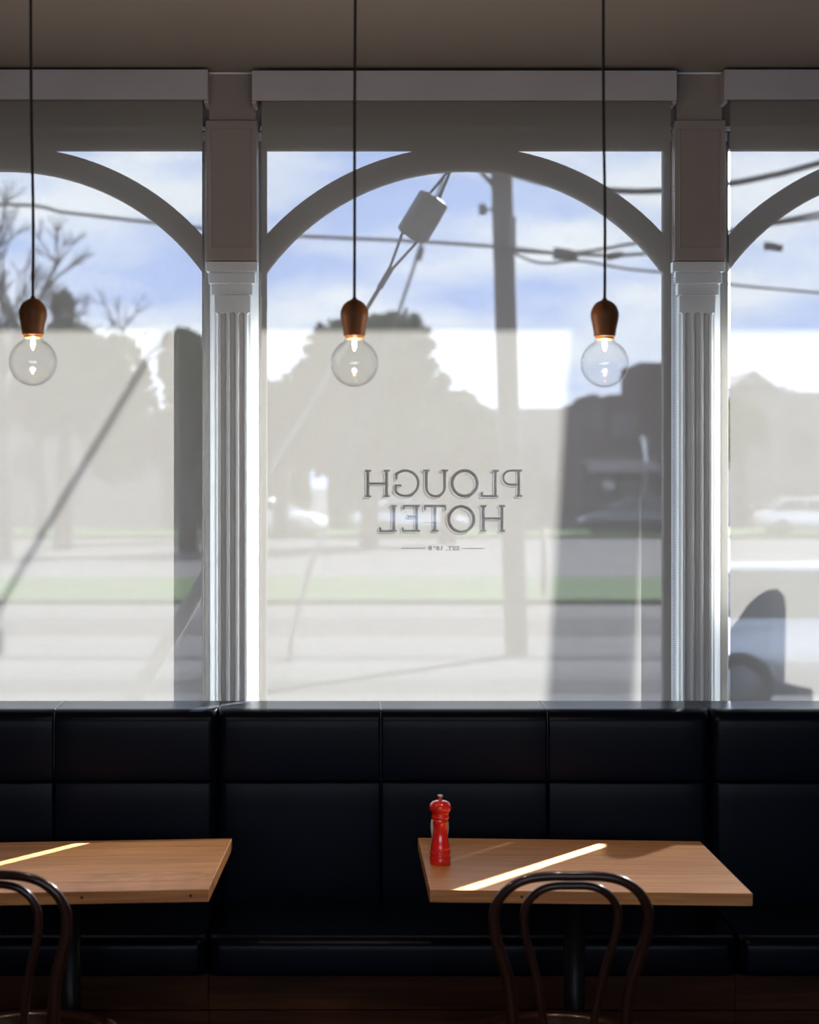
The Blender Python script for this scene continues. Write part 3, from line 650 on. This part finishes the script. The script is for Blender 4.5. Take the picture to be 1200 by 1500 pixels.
def cable(label, pts, Y, r, extra=None, m='cable', Y2=None):
    Y2 = Y2 or Y; n_ = len(pts)
    P3 = [at(px, py, Y + (Y2 - Y) * i / max(1, n_ - 1)) for i, (px, py) in enumerate(pts)]
    e = tag(empty('overhead_cable', P3[0]), label, 'cable', 'overhead street cables')
    bm = bmesh.new(); tube(bm, [p - P3[0] for p in spline(P3, 6)], r, 6); build('line', bm, m, e, True)
    for (a, b, rad) in (extra or []):
        rod('splice_box', at(*a, Y) - P3[0], at(*b, Y) - P3[0], rad, 'cable', e, 12)
    return e
cable('thin cable with a dark splice box running from the power pole', [(-700, 330), (-40, 300), (100, 312), (215, 325), (390, 343), (600, 353), (735, 362), (828, 371), (900, 362), (990, 348), (1700, 250)], 27.80, 0.022, [((811, 371), (846, 374), 0.075)])
cable('cable sagging below the splice box to a dark clamp', [(740, 364), (790, 385), (850, 382), (920, 394), (1000, 402), (1100, 420), (1700, 470)], 28.20, 0.018)
cable('cable rising past the parked car window arch', [(740, 250), (800, 268), (900, 279), (975, 279), (1068, 269), (1130, 257), (1200, 239), (1700, 100)], 24.0, 0.035)
cable('thin cable with a torpedo shaped clamp', [(735, 366), (900, 374), (1000, 362), (1110, 330), (1200, 312), (1700, 210)], 26.5, 0.022, [((888, 377), (912, 372), 0.045), ((1120, 360), (1146, 363), 0.050)])
g2 = tag(empty('thin_guy_wire', at(440, 960, 27.0)), 'thin far guy wire with a small dark insulator below the big one', 'guy wire')
o2 = Vector(g2.location)
rod('wire', at(655, 245, 27) - o2, at(480, 770, 27) - o2, 0.020, 'wire', g2)
rod('insulator', at(618, 362, 26.98) - o2, at(612, 381, 26.98) - o2, 0.045, 'insul', g2, 12)
bm = bmesh.new(); tube(bm, [at(480, 770, 27) - o2, at(456, 825, 27) - o2, at(428, 930, 27) - o2, at(421, 985, 27) - o2], 0.035, 8); build('guard', bm, 'guard', g2, True)
tag(rod('sign_post', at(797, 775, 39), at(797, 872, 39), 0.06, 'guard', None), 'short grey post on the grass beyond the power pole', 'post')

# ---- trees
def leaves(bm, c, rx, ry, rz, n_, size, rnd):
    for _ in range(n_):
        while True:
            v = Vector((rnd.uniform(-1, 1), rnd.uniform(-1, 1), rnd.uniform(-1, 1)))
            if 0.25 < v.length < 1: break
        p = Vector((c[0] + v.x * rx, c[1] + v.y * ry, c[2] + v.z * rz)); a = Vector((rnd.gauss(0, 1), rnd.gauss(0, 1), rnd.gauss(0, 1))).normalized(); b = a.orthogonal().normalized(); s = size * rnd.uniform(.6, 1.3)
        bm.faces.new([bm.verts.new(p + q) for q in (a * s, b * s * .6, -a * s, -b * s * .6)])
def tree(name, label, px, Y, blobs, seed, leaf=0.22, dens=520, group='trees across the street'):
    rnd = random.Random(seed); base = Vector((X(px, Y), Y, GZ))
    t = tag(empty(name, base), label, 'tree', group)
    bm = bmesh.new(); cores = bmesh.new(); tops = []
    for (bx_, by_, rpx, rpy) in blobs:
        c = at(bx_, by_, Y) - base; rx = rpx * Y / F_PX; rz = rpy * Y / F_PX; tops.append(c)
        leaves(bm, c, rx, rx * 0.9, rz, int(dens * max(0.5, rx * rz)), leaf, rnd)
        mm = bmesh.ops.create_icosphere(cores, subdivisions=2, radius=1.0)
        for v in mm['verts']:
            q = 0.80 + 0.16 * math.sin(7 * v.co.x + 5 * v.co.z + seed); v.co = Vector((c.x + v.co.x * rx * q, c.y + v.co.y * rx * 0.8 * q, c.z + v.co.z * rz * q))
    f = build('foliage', bm, 'leaf', t); f['kind'] = 'stuff'; build('inner_foliage', cores, 'leaf', t, True)
    bm = bmesh.new(); tube(bm, [(0, 0, 0), (0.1, 0, tops[0].z * 0.5), tops[0]], [0.32, 0.24, 0.08], 10); build('trunk', bm, 'bark', t, True)
    return t
tree('round_tree', 'large round headed tree behind the middle bulb', 540, 70, [(545, 545, 88, 82), (580, 500, 55, 45), (505, 520, 62, 52), (470, 580, 62, 58), (610, 570, 48, 48), (540, 640, 130, 70)], 3)
tree('low_tree', 'lower spreading tree right of the round headed tree', 655, 74, [(655, 625, 68, 56), (690, 650, 60, 48), (620, 640, 60, 60)], 5)
tree('low_tree', 'bushy tree left of the round headed tree', 410, 80, [(415, 610, 50, 56), (385, 640, 60, 62), (350, 600, 55, 70)], 8)
tree('dark_tree', 'dark leafy tree beside the bare tree window pilaster', 275, 66, [(270, 540, 40, 58), (290, 590, 44, 70), (262, 640, 50, 60), (170, 600, 60, 110), (120, 560, 50, 80)], 9)
tree('clipped_tree', 'small dark rounded tree below the bare branches', 92, 68, [(92, 448, 17, 22), (95, 500, 30, 45), (60, 560, 60, 80), (10, 540, 60, 70)], 11, 0.12, 900)
tree('garden_tree', 'bushy tree beside the pale gabled house', 1085, 92, [(1085, 620, 40, 40), (1050, 640, 50, 50)], 13)
def bare_tree(label, px, Y, ytop, seed):
    rnd = random.Random(seed); base = Vector((X(px, Y), Y, GZ)); H = at(px, ytop, Y).z - GZ
    t = tag(empty('bare_tree', base), label, 'tree', 'leafless trees across the street'); tr = bmesh.new(); tw = bmesh.new()
    def grow(bm, p, d, L, r, dep):
        q = p + d * L; tube(bm, [p, (p + q) / 2 + Vector((rnd.gauss(0, .03), rnd.gauss(0, .03), 0)) * L, q], [r, r * .85, r * .7], 5)
        if dep == 0: return
        for _ in range(3 if dep > 1 else 4):
            nd = (d + Vector((rnd.gauss(0, .45), rnd.gauss(0, .45), rnd.gauss(0.05, .25)))).normalized(); grow(tw, q, nd, L * rnd.uniform(.55, .8), r * .62, dep - 1)
    grow(tr, Vector((0, 0, 0)), Vector((0, 0, 1)), H * 0.38, 0.20, 5)
    build('trunk', tr, 'bark', t, True); o = build('branches', tw, 'bark', t, True); o['kind'] = 'stuff'
bare_tree('tall leafless tree with blurred dark branches', 8, 60, 335, 4)
bare_tree('shorter leafless tree beside the tall leafless one', 58, 80, 425, 21)

# ---- buildings
def building(name, label, px0, px1, pyt, Y, depth, m, parts):
    a, b = X(px0, Y), X(px1, Y); zt = at(0, pyt, Y).z; base = Vector(((a + b) / 2, Y, GZ)); bld = tag(empty(name, base), label, 'building', 'low buildings across the street')
    bxo('wall', (a - base.x, b - base.x, 0, depth, 0, zt - GZ), m, bld)
    for kind_, q, mm in parts:
        x0, x1 = X(q[0], Y) - base.x, X(q[1], Y) - base.x; z0, z1 = at(0, q[3], Y).z - GZ, at(0, q[2], Y).z - GZ
        if kind_ == 'gable':
            bm = bmesh.new(); prism(bm, [(x0, z0), (x1, z0), ((x0 + x1) / 2, z1)], -0.3, depth); build('gable_roof', bm, mm, bld)
        elif kind_ == 'window':
            f = bxo('window', (x0, x1, -0.12, -0.001, z0, z1), 'frame', bld); bxo('pane', (x0 + .1, x1 - .1, -0.15, -0.1205, z0 + .1, z1 - .1), mm, f)
        elif kind_ == 'awning':
            bm = bmesh.new(); vs = [bm.verts.new(v) for v in ((x0, -0.001, z1), (x1, -0.001, z1), (x1, -2.2, z0), (x0, -2.2, z0), (x0, -0.001, z1 - .2), (x1, -0.001, z1 - .2), (x1, -2.2, z0 - .2), (x0, -2.2, z0 - .2))]
            for q_ in ((0, 1, 2, 3), (7, 6, 5, 4), (3, 2, 6, 7), (0, 3, 7, 4), (1, 0, 4, 5), (2, 1, 5, 6)): bm.faces.new([vs[i] for i in q_])
            build('awning', bm, mm, bld)
        else:
            bxo(kind_, (x0, x1, -0.2 if kind_ in ('sign', 'door') else 0.5, -0.001 if kind_ in ('sign', 'door') else depth * 0.6, z0, z1), mm, bld)
    return bld
building('shop_building', 'dark brick shops with a square tower beyond the pole shadow', 855, 1050, 586, 96, 12, 'brick', [
    ('tower', (940, 985, 530, 600), 'brick'), ('chimney', (866, 880, 577, 590), 'brick'), ('parapet_block', (895, 922, 577, 590), 'brick'),
    ('awning', (858, 960, 672, 686), 'roof'), ('window', (866, 900, 700, 740), 'darkglass'), ('window', (908, 958, 702, 745), 'darkglass'), ('sign', (884, 899, 704, 716), 'signw'), ('window', (865, 880, 600, 625), 'darkglass'), ('window', (900, 930, 610, 640), 'darkglass')])
building('long_building', 'long low grey building behind the power pole', 690, 852, 598, 110, 12, 'render', [('door', (790, 812, 700, 770), 'darkglass'), ('window', (745, 780, 690, 730), 'darkglass'), ('window', (818, 845, 690, 730), 'darkglass')])
building('gabled_house', 'pale gabled house beyond the parked car window', 1062, 1150, 566, 104, 10, 'render', [('gable', (1072, 1136, 542, 566), 'roof'), ('window', (1085, 1100, 620, 660), 'darkglass'), ('window', (1112, 1128, 620, 660), 'darkglass')])
building('flat_roofed_house', 'flat roofed house with a white sign beside the gabled house', 1151, 1330, 574, 106, 10, 'render', [('sign', (1110, 1123, 716, 738), 'signw'), ('window', (1165, 1195, 630, 670), 'darkglass'), ('roof_highlight', (1152, 1170, 566, 574), 'signw')])  # the white roof block stands in for a bright highlight
building('weatherboard_house', 'low house behind the dark trees', -120, 250, 600, 100, 10, 'render', [('gable', (-20, 160, 540, 600), 'roof'), ('window', (180, 215, 650, 700), 'darkglass'), ('window', (20, 60, 650, 700), 'darkglass')])
bn = tag(empty('banner_sign', at(944, 770, 88)), 'slanted white banner on a thin pole before the shops', 'banner'); ob = Vector(bn.location)
rod('pole', Vector((0, 0, GZ - ob.z)), at(946, 640, 88) - ob, 0.05, 'guard', bn)
bm = bmesh.new(); q = [at(938, 640, 87.9) - ob, at(943, 638, 87.9) - ob, at(949, 674, 87.9) - ob, at(944.5, 677, 87.9) - ob]; prism(bm, [(v.x, v.z) for v in q], -0.22, -0.16); build('banner', bm, 'signw', bn)

# ---- cars
def car(cx, cy, rz, paint, label, sc=1.0, rear=-1.20, rearb=-1.72):
    c = tag(empty('parked_car', (cx, cy, GZ), rz), label, 'car', 'cars parked along the street'); c.scale = (sc, sc, sc)
    tl = 0.0 if rear > -1.5 else 0.36
    prof = [(-2.12 + tl, .42), (-2.18 + tl, .62), (-2.10 + tl, .90), (-1.55, .97), (1.02, .95), (1.75, .84), (2.08, .70), (2.16, .50), (2.10, .30), (1.72, .22), (-1.70, .24)]
    bm = bmesh.new(); prism(bm, prof, -0.86, 0.86); bmesh.ops.bevel(bm, geom=list(bm.edges), offset=0.05, segments=2, affect='EDGES'); build('body', bm, paint, c, True)
    bot = [(-1.72, .955), (1.08, .94)]; top = [(-1.18, 1.40), (0.28, 1.43)]
    bm = bmesh.new(); b_ = [bm.verts.new(v) for v in ((rearb, -.80, .955), (1.08, -.80, .94), (1.08, .80, .94), (rearb, .80, .955))]; t_ = [bm.verts.new(v) for v in ((rear, -.62, 1.39), (0.26, -.62, 1.41), (0.26, .62, 1.41), (rear, .62, 1.39))]
    for i in range(4): bm.faces.new((b_[i], b_[(i + 1) % 4], t_[(i + 1) % 4], t_[i]))
    bm.faces.new(t_); bm.faces.new(b_[::-1]); build('window_glass', bm, 'darkglass', c)
    bxo('roof', (rear - 0.04, 0.30, -.64, .64, 1.385, 1.455), paint, c, bev=0.03, smooth=True)
    for s in (-1, 1):
        for (xa, xb) in ((1.10, 0.28), (-0.35, -0.40), (rearb - 0.02, rear)):
            rod('pillar', (xa if abs(xa) > .5 else xa, s * .81, .95), (xb, s * .635, 1.41), 0.035, paint, c, 6)
        bxo('mirror', (0.72, 0.90, s * .98 - .07, s * .98 + .07, .98, 1.10), paint, c, bev=0.02)
        bxo('headlight', (2.02, 2.12, s * .62 - .16, s * .62 + .16, .60, .70), 'lamp', c, bev=0.02); bxo('taillight', (-2.16 + tl, -2.08 + tl, s * .66 - .13, s * .66 + .13, .70, .86), 'redlamp', c, bev=0.02)
        for wx in (-1.32, 1.34):
            bm = bmesh.new(); lathe(bm, [(0.20, -.10), (0.30, -.10), (0.325, -.07), (0.325, .07), (0.30, .10), (0.20, .10), (0.20, -.10)], 28, cap=False)
            bmesh.ops.rotate(bm, verts=bm.verts, cent=(0, 0, 0), matrix=Matrix.Rotation(R(90), 3, 'X')); w_ = build('wheel', bm, 'tyre', c, True); w_.location = (wx, s * .80, .325)
            bm = bmesh.new(); lathe(bm, [(0, -.04), (0.20, -.04), (0.205, .06), (0.15, .085), (0.05, .095), (0, .10)], 20)
            bmesh.ops.rotate(bm, verts=bm.verts, cent=(0, 0, 0), matrix=Matrix.Rotation(R(90 * s), 3, 'X')); build('rim', bm, 'rim', w_, True)
    return c
car(X(1082, 20.6) + 1.32, 20.6 + 0.8, 0.0, 'silver', 'silver wagon parked close outside with its wheel showing at the blind edge', rear=-1.55, rearb=-1.72)
car(X(930, 84), 84, R(180), 'darkcar', 'dark car parked in front of the brick shops')
car(X(1190, 84), 84, R(0), 'whitecar', 'white car parked before the flat roofed house')
car(X(600, 82), 82, R(20), 'silver', 'silver car parked beneath the round headed tree')
car(X(395, 83), 83, R(-20), 'whitecar', 'white car parked by the bushy tree left of the round headed tree')

# hedge along the far side, so the trunks stand against greenery
for px0, px1, yt, lab in ((240, 455, 655, 'clipped hedge beneath the bushy tree'), (480, 690, 660, 'clipped hedge beneath the round headed tree')):
    Yh = 93.0; a, b = X(px0, Yh), X(px1, Yh); h = tag(empty('hedge', ((a + b) / 2, Yh, GZ)), lab, 'hedge', 'hedges across the street')
    zt = at(0, yt, Yh).z - GZ; bxo('inner_foliage', ((a - b) / 2, (b - a) / 2, -0.5, 0.5, 0, zt - 0.2), 'leaf', h, bev=0.2)
    bm = bmesh.new(); rnd = random.Random(px0)
    for _ in range(2200):
        p = Vector((rnd.uniform((a - b) / 2, (b - a) / 2), rnd.uniform(-0.7, 0.6), zt * rnd.random() ** 0.7)); v = Vector((rnd.gauss(0, 1), rnd.gauss(0, 1), rnd.gauss(0, 1))).normalized(); u = v.orthogonal().normalized()
        bm.faces.new([bm.verts.new(p + q) for q in (v * .2, u * .12, -v * .2, -u * .12)])
    build('foliage', bm, 'leaf', h)['kind'] = 'stuff'
# unseen board added to cast the rounded shadow on the blind with the parked car
ps = tag(empty('shadow_board', (1.75, 7.2, -0.45)), 'made up board shaped to cast the rounded shadow on the blind', 'shadow caster')
dyy = 7.2 - YB; pts = [(1052, 945), (1085, 903), (1097, 885), (1108, 876), (1122, 868), (1135, 867), (1145, 877), (1148, 892), (1146, 1004), (1160, 1008), (1186, 1013), (1190, 1045), (1052, 1045)]
bm = bmesh.new(); prism(bm, [(at(x, y, YB).x + SA * dyy - 1.75, at(x, y, YB).z + SB * dyy + 0.45) for x, y in pts], -0.012, 0.012); build('board', bm, 'guard', ps)
for xx in (-0.06, 0.12): bxo('post', (xx - .02, xx + .02, -0.011, 0.011, 0, 2.09), 'guard', ps)  # posts of the added shadow board
